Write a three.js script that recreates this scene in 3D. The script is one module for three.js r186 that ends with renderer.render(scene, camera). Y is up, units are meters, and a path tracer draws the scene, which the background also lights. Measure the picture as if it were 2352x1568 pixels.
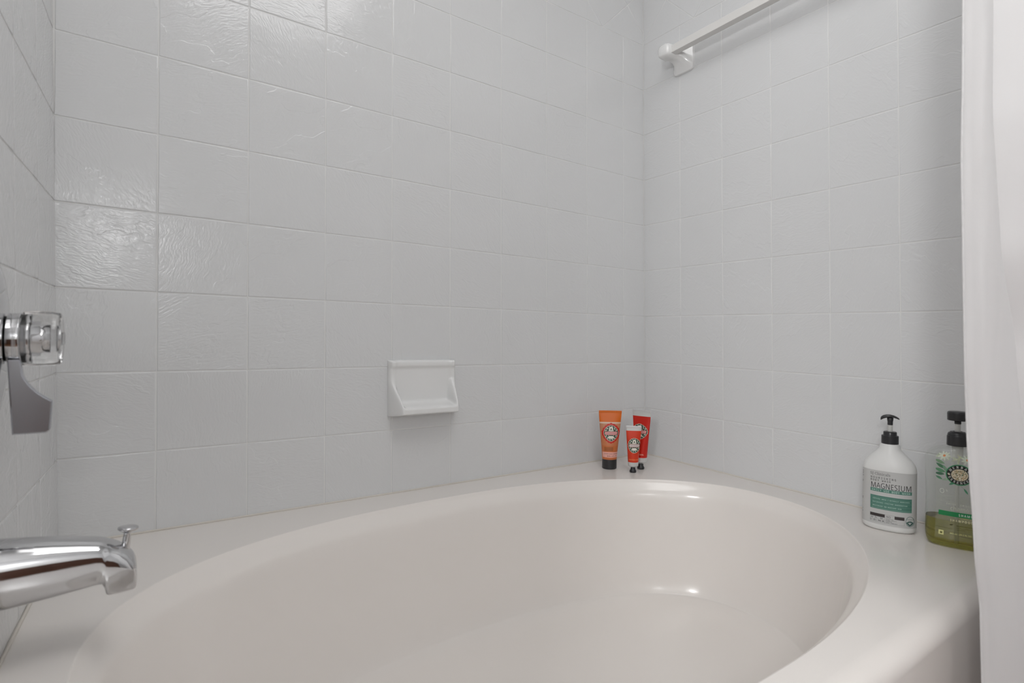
import * as THREE from 'three';
import { ImprovedNoise } from 'three/addons/math/ImprovedNoise.js';
import { mergeGeometries, mergeVertices } from 'three/addons/utils/BufferGeometryUtils.js';
import { RoundedBoxGeometry } from 'three/addons/geometries/RoundedBoxGeometry.js';
import { RectAreaLightUniformsLib } from 'three/addons/lights/RectAreaLightUniformsLib.js';

// ------------------------------------------------------------------ camera, lights, exposure
const scene = new THREE.Scene();
scene.background = new THREE.Color(0x000000);
const camera = new THREE.PerspectiveCamera(63.2436, 1.5, 0.02, 20);
camera.filmGauge = 36;
camera.position.set(-1.3404, 0.3909, 1.2786);
camera.rotation.set(0.01203, -0.635306, -0.00136, 'YXZ');
camera.setViewOffset(2352, 1568, -80.5, 31.36, 2352, 1568);          // the lens sits off centre of the cropped frame
camera.focus = 1.55;
camera.userData.fStop = 6;
const renderer = new THREE.WebGLRenderer({ antialias: true });
renderer.toneMapping = THREE.LinearToneMapping;
renderer.toneMappingExposure = 1.04;
renderer.shadowMap.enabled = true;
RectAreaLightUniformsLib.init();
const UNSEEN_SIDE_LAMP = { pos: [-2.56, 1.05, 1.93], color: 0xffffff, power: 3.2, radius: 0.13 };  // lamp out of view, placed for the soft shade beside the curtain
const UNSEEN_FRONT_LAMP = { pos: [-1.46, 1.0, 2.74], color: 0xffffff, power: 0.42, radius: 0.09 };  // lamp out of view, placed for the glare on the left tiles
const UNSEEN_TUB_PANEL = { pos: [-1.0, 1.905, 0.62], size: 0.7, color: 0xffffff, power: 1.0 };  // panel out of view, placed to brighten the tub and its left end
const UNSEEN_ROOM_PANEL = { pos: [-0.9, 1.905, 1.3], size: 0.7, color: 0xffffff, power: 4.1 };  // panel out of view, placed to light the curtain and walls

// ------------------------------------------------------------------ measures (metres); y = 0 is the tub deck at the far corner
const T = 0.1524, VT = 0.14952, D0 = 0.00025;                        // tile width, tile row height
const A = -0.0174, B = -0.0128;                                       // the tub and the tile rows are set slightly out of level
const LW = 1.4494, LEAN = 0.01424, SPLAY = 0.037;                     // the plumbing wall leans and splays a little
const deckY = (x, z) => D0 + A * x + B * z;
const leftX = (y, z) => -LW - LEAN * y - SPLAY * z;
const FLOOR = -0.5, CEIL = 1.93, ZFAR = 2.9, XFAR = -2.72, WING = 1.1;   // out of view the room opens left, so the side lamp reaches the tub

let seed = 12345;
const rnd = () => { seed = (seed * 1664525 + 1013904223) >>> 0; return seed / 4294967296; };
const lerp = (a, b, t) => a + (b - a) * t;
const sst = (a, b, x) => { const t = Math.min(1, Math.max(0, (x - a) / (b - a))); return t * t * (3 - 2 * t); };
const perlin = new ImprovedNoise();

// ------------------------------------------------------------------ scene bookkeeping
const used = {};
function numbered(name) { const n = used[name] || 0; used[name] = n + 1; return n ? name + '_' + String(n).padStart(3, '0') : name; }
function mesh(name, geo, mat, parent) {
  const m = new THREE.Mesh(geo, mat); m.name = numbered(name); m.castShadow = m.receiveShadow = true;
  (parent || scene).add(m); return m;
}
function thing(name, label, category, pos = [0, 0, 0], turn = 0, group) {
  const o = new THREE.Group(); o.name = numbered(name); o.position.set(...pos); o.rotation.y = turn; scene.add(o);
  o.userData = { label, category }; if (group) o.userData.group = group;
  return o;
}
function structure(o, label) { o.userData.kind = 'structure'; if (label) o.userData.label = label; return o; }

// ------------------------------------------------------------------ geometry helpers
function geom(pos, idx, uv) {
  const g = new THREE.BufferGeometry();
  g.setAttribute('position', new THREE.Float32BufferAttribute(pos, 3));
  g.setAttribute('uv', new THREE.Float32BufferAttribute(uv || new Array(pos.length / 3 * 2).fill(0), 2));
  g.setIndex(idx); g.computeVertexNormals(); return g;
}
// rings: closed loops of points, all of one length; caps close the ends
function loft(rings, { start = true, end = true, uv = null } = {}) {
  const n = rings[0].length, pos = [], uvs = [], idx = [], cols = n + 1;
  rings.forEach((r, i) => { for (let j = 0; j <= n; j++) { const p = r[j % n]; pos.push(...p); uvs.push(...(uv ? uv(p, i, j, n) : [j / n, i / (rings.length - 1)])); } });
  for (let i = 0; i + 1 < rings.length; i++) for (let j = 0; j < n; j++) {
    const a = i * cols + j, b = a + 1, c = a + cols, d = c + 1; idx.push(a, b, c, b, d, c);
  }
  const g = geom(pos, idx, uvs), N = g.attributes.normal;
  for (let i = 0; i < rings.length; i++) {
    const a = i * cols, b = a + n, v = new THREE.Vector3(N.getX(a) + N.getX(b), N.getY(a) + N.getY(b), N.getZ(a) + N.getZ(b)).normalize();
    N.setXYZ(a, v.x, v.y, v.z); N.setXYZ(b, v.x, v.y, v.z);
  }
  const parts = [g];
  const cap = (r, flip) => {
    const c = [0, 1, 2].map((k) => r.reduce((s, p) => s + p[k], 0) / n), P = [...c], U = uv ? [...uv(c, 0, 0, n)] : [0, 0], I = [];
    r.forEach((p) => { P.push(...p); U.push(...(uv ? uv(p, 0, 0, n) : [0, 0])); });
    for (let j = 0; j < n; j++) { const a = 1 + j, b = 1 + (j + 1) % n; flip ? I.push(0, b, a) : I.push(0, a, b); }
    parts.push(geom(P, I, U));
  };
  if (start) cap(rings[0], true);
  if (end) cap(rings[rings.length - 1], false);
  return parts.length > 1 ? mergeGeometries(parts) : g;
}
// superellipse outline, seen along the axis; mapped by f(a, b) -> point
function outline(a, b, n, N, f) {
  const r = [];
  for (let i = 0; i < N; i++) {
    const t = i / N * Math.PI * 2, c = Math.cos(t), s = Math.sin(t);
    r.push(f(a * Math.sign(c) * Math.abs(c) ** (2 / n), b * Math.sign(s) * Math.abs(s) ** (2 / n)));
  }
  return r;
}
const lathe = (pts, seg = 48) => new THREE.LatheGeometry(pts.map((p) => new THREE.Vector2(p[0], p[1])), seg);
function hexa(p) {                                                     // 8 corners: bottom ring 0-3, top ring 4-7, counter-clockwise seen from above
  const f = [[0, 3, 2, 1], [4, 5, 6, 7], [0, 1, 5, 4], [1, 2, 6, 5], [2, 3, 7, 6], [3, 0, 4, 7]], pos = [], idx = [];
  f.forEach((q) => { const b = pos.length / 3; q.forEach((k) => pos.push(...p[k])); idx.push(b, b + 1, b + 2, b, b + 2, b + 3); });
  return geom(pos, idx);
}
const box = (x0, x1, y0, y1, z0, z1) => hexa([[x0, y0, z1], [x1, y0, z1], [x1, y0, z0], [x0, y0, z0], [x0, y1, z1], [x1, y1, z1], [x1, y1, z0], [x0, y1, z0]]);

// ------------------------------------------------------------------ textures
function dataTex(n, f, srgb) {
  const d = new Uint8Array(n * n * 4);
  for (let y = 0; y < n; y++) for (let x = 0; x < n; x++) { const c = f(x / n, y / n), k = (y * n + x) * 4; d[k] = c[0]; d[k + 1] = c[1]; d[k + 2] = c[2]; d[k + 3] = 255; }
  const t = new THREE.DataTexture(d, n, n); t.magFilter = THREE.LinearFilter; t.wrapS = t.wrapT = THREE.RepeatWrapping;
  if (srgb) t.colorSpace = THREE.SRGBColorSpace; t.needsUpdate = true; return t;
}
function canvasTex(w, h, draw) {
  const c = document.createElement('canvas'); c.width = w; c.height = h; draw(c.getContext('2d'), w, h);
  const t = new THREE.CanvasTexture(c); t.colorSpace = THREE.SRGBColorSpace; t.anisotropy = 8; return t;
}
const fbm = (x, y, z, o) => { let s = 0, a = 0.5; for (let i = 0; i < o; i++) { s += a * perlin.noise(x, y, z + i * 7.3); x *= 2.03; y *= 2.03; a *= 0.5; } return s; };
// cleft slate relief of one glazed tile: low terraces whose steps make wandering ridge lines, and a fine ripple
function slateRelief(k) {
  const z = 11.7 * k + 3.1, ang = k * 0.9 + 0.4, ca = Math.cos(ang), sa = Math.sin(ang);
  return dataTex(512, (u, v) => {
    const wx = u + 0.12 * fbm(u * 3, v * 3, z + 40, 3), wy = v + 0.12 * fbm(u * 3, v * 3, z + 60, 3);
    const a = wx * ca + wy * sa, b = -wx * sa + wy * ca;
    const t = 1.9 * (fbm(a * 1.3, b * 2.3, z, 4) + 0.5) + a * 0.5, fl = Math.floor(t), fr = t - fl;
    const terrace = fl + sst(0.0, 0.06, fr) * 0.8 + 0.2 * fr;
    const patch = sst(0.02, 0.32, fbm(u * 2.2, v * 2.2, z + 20, 2));
    const ripple = fbm(a * 9, b * 26, z + 5, 3) * (0.12 + 0.9 * patch);
    const h = 90 + 32 * terrace + 36 * ripple + 14 * patch * fbm(a * 30, b * 70, z + 9, 2) + 26 * fbm(a * 13, b * 42, z + 15, 3);
    return [h, h, h].map((q) => Math.max(0, Math.min(255, q)));
  });
}

// ------------------------------------------------------------------ materials
const std = (o) => new THREE.MeshStandardMaterial(o), phy = (o) => new THREE.MeshPhysicalMaterial(o);
const lin = (r, g, b) => new THREE.Color().setRGB(r, g, b);
const tileMats = [0, 1, 2, 3].map((k) => std({ color: lin(0.735, 0.74, 0.745), roughness: 0.13, bumpMap: slateRelief(k), bumpScale: 0.0021 }));
const M = {
  grout: std({ color: lin(0.79, 0.79, 0.78), roughness: 0.8 }),
  paint: std({ color: lin(0.72, 0.725, 0.73), roughness: 0.75 }),
  tub: phy({ color: lin(0.85, 0.805, 0.765), roughness: 0.2, clearcoat: 0.3, clearcoatRoughness: 0.1 }),
  ceramic: phy({ color: lin(0.84, 0.84, 0.835), roughness: 0.12, clearcoat: 0.5, clearcoatRoughness: 0.05 }),
  chrome: std({ color: lin(0.60, 0.60, 0.61), metalness: 1, roughness: 0.07 }),
  chromeDull: std({ color: lin(0.46, 0.47, 0.50), metalness: 1, roughness: 0.22 }),
  ringBlack: std({ color: lin(0.03, 0.03, 0.03), roughness: 0.5 }),
  acrylic: phy({ color: lin(0.97, 0.97, 0.97), roughness: 0.05, transmission: 1, thickness: 0.03, ior: 1.49 }),
  bar: phy({ color: lin(0.80, 0.79, 0.77), roughness: 0.25 }),
  blackPlastic: std({ color: lin(0.022, 0.022, 0.024), roughness: 0.28 }),
  whitePlastic: std({ color: lin(0.78, 0.78, 0.765), roughness: 0.4 }),
  clearPlastic: phy({ color: lin(0.97, 0.98, 0.97), roughness: 0.03, transmission: 1, thickness: 0, ior: 1.45 }),
  milky: phy({ color: lin(0.86, 0.86, 0.83), roughness: 0.5, transmission: 0.45, thickness: 0 }),
  shampoo: phy({ color: lin(0.95, 0.97, 0.8), roughness: 0.05, transmission: 1, thickness: 0.05, ior: 1.36, attenuationColor: lin(0.52, 0.47, 0.06), attenuationDistance: 0.055 }),
  silver: std({ color: lin(0.75, 0.75, 0.76), metalness: 0.7, roughness: 0.3 }),
  tubeWhite: std({ color: lin(0.74, 0.74, 0.74), roughness: 0.35, metalness: 0.2 }),
  cabinet: std({ color: lin(0.10, 0.045, 0.028), roughness: 0.4 }),
  counter: std({ color: lin(0.55, 0.5, 0.44), roughness: 0.25 }),
  brass: std({ color: lin(0.5, 0.48, 0.44), metalness: 1, roughness: 0.25 }),
  lampGlass: std({ color: lin(0.9, 0.9, 0.9), roughness: 0.4, emissive: lin(0.95, 0.98, 1), emissiveIntensity: 1 }),
  panelGlass: std({ color: lin(0.9, 0.9, 0.88), roughness: 0.5, emissive: lin(1, 0.98, 0.95), emissiveIntensity: 0.25 }),
};
M.fabric = phy({ color: lin(0.83, 0.82, 0.82), roughness: 0.9, side: THREE.DoubleSide, sheen: 0.2, sheenRoughness: 0.6, transmission: 0.12, thickness: 0,
  bumpMap: dataTex(256, (u, v) => { const w = 128 + 60 * Math.sin(u * Math.PI * 2 * 64) * Math.cos(v * Math.PI * 2 * 64) + 40 * fbm(u * 40, v * 40, 2, 2); return [w, w, w]; }), bumpScale: 0.0002 });
M.floorWood = [0, 1, 2].map((k) => std({ roughness: 0.45, map: dataTex(256, (u, v) => {
  const g = fbm(u * 2, v * 30, k * 5 + 1, 4), s = 1 + 0.5 * g; return [112 * s, 76 * s, 50 * s]; }, true) }));  // floor is out of view; its brown is picked to warm the apron

// ------------------------------------------------------------------ tiles
// A convex outline in wall coordinates (u along the wall, v up) becomes a slab with a softly rounded, slightly uneven edge
const JOINT = 0.0010, PROUD = 0.0011;
function inset(poly, d) {
  const n = poly.length, lines = [];
  for (let i = 0; i < n; i++) {
    const p = poly[i], q = poly[(i + 1) % n], L = Math.hypot(q[0] - p[0], q[1] - p[1]), nx = -(q[1] - p[1]) / L, ny = (q[0] - p[0]) / L;
    lines.push([p[0] + nx * d, p[1] + ny * d, q[0] - p[0], q[1] - p[1]]);
  }
  return lines.map((l, i) => {
    const k = lines[(i + n - 1) % n], D = k[2] * l[3] - k[3] * l[2], t = ((l[0] - k[0]) * l[3] - (l[1] - k[1]) * l[2]) / D;
    return [k[0] + k[2] * t, k[1] + k[3] * t];
  });
}
function tileGeo(poly, U, V, N, turn) {
  const SEG = 4, levels = [[0, -PROUD], [0.0001, -0.0006], [0.0006, -0.00016], [0.0022, 0]];
  const jit = []; for (let i = 0; i < poly.length * SEG; i++) jit.push((rnd() - 0.5) * 0.0006);
  const xs = poly.map((p) => p[0]), ys = poly.map((p) => p[1]), x0 = Math.min(...xs), y0 = Math.min(...ys), S = T;
  const pos = [], uv = [], idx = [];
  const put = (p, d) => {
    pos.push(U[0] * p[0] + V[0] * p[1] + N[0] * d, U[1] * p[0] + V[1] * p[1] + N[1] * d, U[2] * p[0] + V[2] * p[1] + N[2] * d);
    let a = (p[0] - x0) / S, b = (p[1] - y0) / S; for (let k = 0; k < turn; k++) [a, b] = [1 - b, a];
    uv.push(a, b);
  };
  const n = poly.length * SEG;
  levels.forEach(([ins, d]) => {
    const q = inset(poly, JOINT + ins);
    q.forEach((p, i) => { const r = q[(i + 1) % q.length]; for (let s = 0; s < SEG; s++) {
      const j = s ? jit[i * SEG + s] : 0, L = Math.hypot(r[0] - p[0], r[1] - p[1]), t = s / SEG;
      put([lerp(p[0], r[0], t) - (r[1] - p[1]) / L * j, lerp(p[1], r[1], t) + (r[0] - p[0]) / L * j], d);
    } });
  });
  for (let l = 0; l < levels.length - 1; l++) for (let j = 0; j < n; j++) { const a = l * n + j, b = l * n + (j + 1) % n; idx.push(a, b, a + n, b, b + n, a + n); }
  const top = (levels.length - 1) * n, c = poly.reduce((s, p) => [s[0] + p[0] / poly.length, s[1] + p[1] / poly.length], [0, 0]);
  put(c, 0); const ci = pos.length / 3 - 1;
  for (let j = 0; j < n; j++) idx.push(top + j, top + (j + 1) % n, ci);
  return geom(pos, idx, uv);
}
const walls = {
  back: { U: [1, 0, 0], V: [0, 1, 0], N: [0, 0, 1], slope: A, at: (u, v) => [u, v, 0], v0: (u) => D0 + A * u },
  right: { U: [0, 0, 1], V: [0, 1, 0], N: [-1, 0, 0], slope: B, at: (u, v) => [0, v, u], v0: (u) => D0 + B * u },
  left: { U: [SPLAY, 0, -1], V: [-LEAN, 1, 0], N: [1, LEAN, SPLAY], slope: 0, at: (u, v) => [leftX(v, -u), v, -u], v0: () => D0 - A * LW },
};
function layTiles(W, parent, us) {
  const cache = {};
  for (let r = 0; r < 9; r++) for (let c = 0; c + 1 < us.length; c++) {
    const w = us[c + 1] - us[c], turn = Math.floor(rnd() * 4), key = w.toFixed(4) + '/' + turn;
    if (!cache[key]) cache[key] = tileGeo([[0, 0], [w, W.slope * w], [w, VT + W.slope * w], [0, VT]], W.U, W.V, W.N, turn);
    const m = mesh('tile', cache[key], tileMats[Math.floor(rnd() * 4)], parent);
    m.position.set(...W.at(us[c], W.v0(us[c]) + r * VT));
  }
}
// the band of tiles laid on the diagonal above row nine; cut at the corners
function clip(poly, uMin, uMax) {
  const cut = (P, f) => { const o = []; P.forEach((p, i) => { const q = P[(i + 1) % P.length], a = f(p), b = f(q); if (a >= 0) o.push(p); if (a * b < 0) { const t = a / (a - b); o.push([lerp(p[0], q[0], t), lerp(p[1], q[1], t)]); } }); return o; };
  return cut(cut(poly, (p) => p[0] - uMin), (p) => uMax - p[0]);
}
function layDiagonal(W, parent, uMin, uMax, first, dir) {
  const D = T * Math.SQRT2, h = D / 2;
  for (let k = -1; k < 12; k++) {
    const c = first + dir * k * D;
    const shapes = [[[c, 0], [c + h, h], [c, D], [c - h, h]], [[c, 0], [c + D, 0], [c + h, h]], [[c + h, h], [c + D, D], [c, D]]];
    shapes.forEach((s) => {
      const q = clip(s, uMin, uMax); if (q.length < 3) return;
      const area = q.reduce((t, p, i) => { const r = q[(i + 1) % q.length]; return t + p[0] * r[1] - r[0] * p[1]; }, 0) / 2; if (area < 0.0004) return;
      const o = q[0], loc = q.map((p) => [p[0] - o[0], p[1] - o[1] + W.slope * (p[0] - o[0])]);
      const m = mesh('tile', tileGeo(loc, W.U, W.V, W.N, Math.floor(rnd() * 4)), tileMats[Math.floor(rnd() * 4)], parent);
      m.position.set(...W.at(o[0], W.v0(o[0]) + 9 * VT + o[1]));
    });
  }
}
const G = PROUD - 0.0002;                                             // grout face lies this far behind the tile faces
const bandTop = 9 * VT + T * Math.SQRT2;
const wallBack = structure(mesh('wall_back', box(-1.75, 0.1, FLOOR, CEIL, -0.1, -0.012), M.paint), 'white tiled wall behind the tub');
const wallRight = structure(mesh('wall_right', box(0.012, 0.1, FLOOR, CEIL, -0.012, ZFAR), M.paint), 'white tiled wall at the head of the tub');
const lx = (y, z, d) => leftX(y, z) - d;
const slabLeft = (d0, d1, y0, y1, z0, z1) => hexa([[lx(y0, z1, d1), y0, z1], [lx(y0, z1, d0), y0, z1], [lx(y0, z0, d0), y0, z0], [lx(y0, z0, d1), y0, z0], [lx(y1, z1, d1), y1, z1], [lx(y1, z1, d0), y1, z1], [lx(y1, z0, d0), y1, z0], [lx(y1, z0, d1), y1, z0]]);
const wallLeft = structure(mesh('wall_left', slabLeft(0.012, 0.1, FLOOR, CEIL, -0.012, WING), M.paint), 'white tiled wall with the tub spout and valve');
mesh('grout_bed', box(-1.52, 0.012, -0.06, bandTop + 0.06, -0.012, -G), M.grout, wallBack);
mesh('grout_bed', box(G, 0.012, -0.06, bandTop + 0.02, -0.012, 7 * T), M.grout, wallRight);
mesh('grout_bed', slabLeft(G, 0.012, -0.06, bandTop + 0.06, -0.012, 7 * T), M.grout, wallLeft);
const ub = [0]; for (let u = -0.0934; u > -LW + 0.005; u -= T) ub.unshift(u); ub.unshift(-LW - 0.012);
layTiles(walls.back, wallBack, ub);
layDiagonal(walls.back, wallBack, -LW - 0.014, 0, 0.0345, -1);
const ur = []; for (let k = 0; k <= 7; k++) ur.push(k * T);
layTiles(walls.right, wallRight, ur);
layDiagonal(walls.right, wallRight, 0, 7 * T, -0.009, 1);
layTiles(walls.left, wallLeft, ur.map((u) => -u).reverse());
layDiagonal(walls.left, wallLeft, -7 * T, 0, 0, -1);

// ------------------------------------------------------------------ unseen rest of the bathroom, opened to the left for the side lamp
structure(mesh('ceiling', box(XFAR - 0.1, 0.1, CEIL, CEIL + 0.1, -0.1, ZFAR + 0.1), M.paint));
structure(mesh('wall_front', box(XFAR - 0.1, 0.1, FLOOR, CEIL, ZFAR, ZFAR + 0.1), M.paint));
structure(mesh('wall_side_unseen', box(XFAR - 0.1, XFAR, FLOOR, CEIL, WING - 0.1, ZFAR), M.paint));
structure(mesh('wall_recess_unseen', box(XFAR, -1.58, FLOOR, CEIL, WING - 0.1, WING), M.paint));  // wall out of view, set back to let the side lamp in
const floor = structure(mesh('floor', box(XFAR - 0.1, 0.1, FLOOR - 0.1, FLOOR - 0.012, -0.1, ZFAR + 0.1), M.grout));
{
  const cache = {};
  for (let i = 0; i < 22; i++) for (let j = 0; j < 2; j++) {
    const x0 = XFAR + i * 0.1236, z0 = 1.0 + j * 0.95, g = cache.g || (cache.g = new RoundedBoxGeometry(0.1215, 0.012, 0.947, 1, 0.002));
    const m = mesh('plank', g, M.floorWood[(i + j * 2) % 3], floor); m.position.set(x0 + 0.0625, FLOOR - 0.006, z0 + 0.475);
  }
}
// ------------------------------------------------------------------ bathtub: deck, oval basin and rolled front edge in one moulded shell
{
  const tub = thing('bathtub', 'white moulded oval bathtub with a wide flat deck set between the tiled walls', 'bathtub', [0, 0, 0]);
  const NT = 240, cx = -0.7245, cz = 0.507, cfz = 0.505, ZE = 0.957, RE = 0.028;
  const wallX = (z) => leftX(-0.06, z) + 0.0008;
  const sup = (t, a, b, n) => { const c = Math.cos(t), s = Math.sin(t), k = (Math.abs(c / a) ** n + Math.abs(s / b) ** n) ** (-1 / n); return [c * k, s * k]; };
  // outline exponents and radii pass smoothly from the head (right) to the drain end (left)
  const lip = (t) => { const w = sst(-0.35, 0.35, Math.cos(t)), p = sup(t, lerp(0.676, 0.632, w), 0.41, lerp(2.5, 2.12, w)); return [cx + p[0], cz + p[1]]; };
  const bot = (t) => { const w = sst(-0.4, 0.4, Math.cos(t)), p = sup(t, lerp(0.58, 0.552, w), 0.305, 2.3); return [cx + p[0], cfz + p[1]]; };
  const prof = [[0, 0], [0.012, -0.0006], [0.025, -0.0022], [0.06, -0.0072], [0.11, -0.0130], [0.17, -0.0196], [0.225, -0.0264], [0.265, -0.0335], [0.30, -0.0445], [0.34, -0.0610],[0.38, -0.0785], [0.43, -0.102], [0.5, -0.133], [0.57, -0.161], [0.64, -0.186], [0.71, -0.208], [0.78, -0.228], [0.85, -0.245], [0.92, -0.2585], [1, -0.2695]];
  const rays = [], corner = [[-0.0006, 0.0006], [wallX(0), 0.0006], [wallX(ZE), ZE], [-0.0006, ZE]].map(([x, z]) => Math.atan2(z - cz, x - cx));
  for (let i = 0; i < NT; i++) rays.push(i / NT * Math.PI * 2 - Math.PI);
  corner.forEach((c) => { let best = 0; rays.forEach((r, i) => { if (Math.abs(r - c) < Math.abs(rays[best] - c)) best = i; }); rays[best] = c; });
  const edge = (t) => {
    const c = Math.cos(t), s = Math.sin(t); let k = 1e9;
    if (c > 1e-6) k = Math.min(k, (-0.0006 - cx) / c);
    if (s < -1e-6) k = Math.min(k, (0.0006 - cz) / s);
    if (s > 1e-6) k = Math.min(k, (ZE - cz) / s);
    if (c < -1e-6) { const x0 = wallX(0), m = (wallX(ZE) - x0) / ZE; const q = (x0 + m * cz - cx) / (c - m * s); if (q > 0) k = Math.min(k, q); }
    return [cx + c * k, cz + s * k];
  };
  const loops = [];
  [0, 0.12, 0.5, 0.88, 0.98].forEach((f) => loops.push(rays.map((t) => { const e = edge(t), l = lip(t); return [lerp(e[0], l[0], f), 0, lerp(e[1], l[1], f)]; })));
  const curve = new THREE.CatmullRomCurve3(prof.map((p) => new THREE.Vector3(p[0], p[1], 0)));
  for (let i = 0; i <= 60; i++) { const p = curve.getPoint(i / 60); loops.push(rays.map((t) => { const l = lip(t), b = bot(t); return [lerp(l[0], b[0], p.x), p.y, lerp(l[1], b[1], p.x)]; })); }
  [[0.96, -0.2742], [0.91, -0.2785], [0.86, -0.2812], [0.8, -0.2833], [0.7, -0.286], [0.5, -0.2895], [0.25, -0.2925]].forEach(([f, y]) => loops.push(rays.map((t) => { const b = bot(t); return [lerp(cx, b[0], f), y, lerp(cfz, b[1], f)]; })));
  const pos = [], idx = [], n = rays.length;
  loops.forEach((L) => L.forEach((p) => pos.push(p[0], p[1] + deckY(p[0], p[2]), p[2])));
  for (let l = 0; l + 1 < loops.length; l++) for (let j = 0; j < n; j++) { const a = l * n + j, b = l * n + (j + 1) % n; idx.push(a, a + n, b, b, a + n, b + n); }
  pos.push(cx, -0.294 + deckY(cx, cfz), cfz); const top = (loops.length - 1) * n;
  for (let j = 0; j < n; j++) idx.push(top + j, pos.length / 3 - 1, top + (j + 1) % n);
  for (let i = 0; i < idx.length; i += 3) { const t = idx[i + 1]; idx[i + 1] = idx[i + 2]; idx[i + 2] = t; }
  const shell = geom(pos, idx);
  if (shell.attributes.normal.getY(5) < 0) { const I = shell.index.array; for (let i = 0; i < I.length; i += 3) { const t = I[i]; I[i] = I[i + 1]; I[i + 1] = t; } shell.computeVertexNormals(); }
  mesh('basin', shell, M.tub, tub);
  // rolled front edge running down into the apron
  const fp = [], fi = [], NX = 24, pr = [];
  for (let k = 0; k <= 12; k++) { const a = k / 12 * Math.PI / 2; pr.push([ZE + RE * Math.sin(a), -RE + RE * Math.cos(a)]); }
  [[0, 0.06], [0.001, 0.12], [0.003, 0.22], [0.005, 0.34], [0.006, 0.45], [0.006, 0.485]].forEach(([d, y]) => pr.push([ZE + RE - d, -y]));
  pr.forEach(([z, y]) => { for (let i = 0; i <= NX; i++) { const x = lerp(Math.max(wallX(z), leftX(y, z) + 0.0012), -0.0006, i / NX); fp.push(x, y + deckY(x, z) * (1 + y / 0.5), z); } });
  for (let k = 0; k + 1 < pr.length; k++) for (let i = 0; i < NX; i++) { const a = k * (NX + 1) + i, b = a + NX + 1; fi.push(a, b, a + 1, a + 1, b, b + 1); }
  mesh('apron', geom(fp, fi), M.tub, tub);
}
// caulk bead where the deck meets the tile
{
  const bead = (p, q, ox, oz) => {
    const r = [p, q].map((c) => { const o = []; for (let i = 0; i < 8; i++) { const a = i / 8 * Math.PI * 2; o.push([c[0] + ox * 0.0022 * Math.cos(a), deckY(c[0], c[2]) + 0.0012 + 0.0022 * Math.sin(a), c[2] + oz * 0.0022 * Math.cos(a)]); } return o; });
    return loft(r);
  };
  const mat = std({ color: lin(0.70, 0.66, 0.60), roughness: 0.6 });
  structure(mesh('trim_1', mergeGeometries([bead([-LW, 0, 0.0008], [0, 0, 0.0008], 0, 1), bead([-0.0008, 0, 0], [-0.0008, 0, ZE2()], 1, 0), bead([leftX(0, 0) + 0.0008, 0, 0], [leftX(0, 0.98) + 0.0008, 0, 0.98], 1, 0)]), mat), 'caulk bead between the deck and the tile');
  function ZE2() { return 0.98; }
}

// ------------------------------------------------------------------ ceramic soap dish
{
  const NX = 72, NY = 60, x0 = -0.8665, x1 = -0.6925, y0 = 0.1985, y1 = 0.331, W = x1 - x0, H = y1 - y0;
  const depth = (x, y) => {
    const ex = Math.min(x - x0, x1 - x), ey = y - y0;
    const rim = 0.0125 + 0.0445 * (1 - sst(0.016, 0.092, ey)) ** 1.1;                     // side wings sweep out towards the tray
    const lipTop = 0.022, inner = 0.008 + 0.049 * (1 - sst(lipTop - 0.004, lipTop + 0.013, ey));
    const wing = 1 - sst(0.008, 0.023, ex);
    let d = lerp(inner, Math.max(rim, inner), wing);
    d += 0.004 * sst(H - 0.022, H - 0.013, ey);
    return d;
  };
  const pos = [], idx = [], uv = [];
  for (let j = 0; j <= NY; j++) for (let i = 0; i <= NX; i++) {
    // denser rows near the borders; the body tapers inwards as it comes away from the wall
    const a = i / NX, b = j / NY, u = 0.5 - 0.5 * Math.cos(a * Math.PI) * (0.82 + 0.18 * Math.abs(Math.cos(a * Math.PI))), v = 0.5 - 0.5 * Math.cos(b * Math.PI) * (0.8 + 0.2 * Math.abs(Math.cos(b * Math.PI)));
    let x = x0 + u * W, y = y0 + v * H;
    const ex = Math.min(x - x0, x1 - x), ey = Math.min(y - y0, y1 - y);
    const kx = Math.min(1, ex / 0.006), ky = Math.min(1, ey / 0.006);
    const round = Math.sqrt(Math.max(0, 1 - (1 - kx) ** 2)) * Math.sqrt(Math.max(0, 1 - (1 - ky) ** 2));
    let d = depth(x, y) * round;
    const taper = 0.22 * Math.max(0, d - 0.006); x += (x < (x0 + x1) / 2 ? 1 : -1) * taper * (1 - sst(0.0, 0.05, ex));
    y += -0.0 * d; const up = (y - y0 < 0.03) ? 0.06 * d * (1 - (y - y0) / 0.03) : 0; y += up;
    pos.push(x, y + A * (x - x0), d); uv.push(u, v);
  }
  const c = NX + 1;
  for (let j = 0; j < NY; j++) for (let i = 0; i < NX; i++) { const a = j * c + i; idx.push(a, a + 1, a + c, a + 1, a + c + 1, a + c); }
  const o = thing('soap_dish', 'white glazed ceramic soap dish fixed to the tiled wall above the tub deck', 'soap dish', [0, 0, 0]);
  mesh('tray', geom(pos, idx, uv), M.ceramic, o);
}

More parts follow.
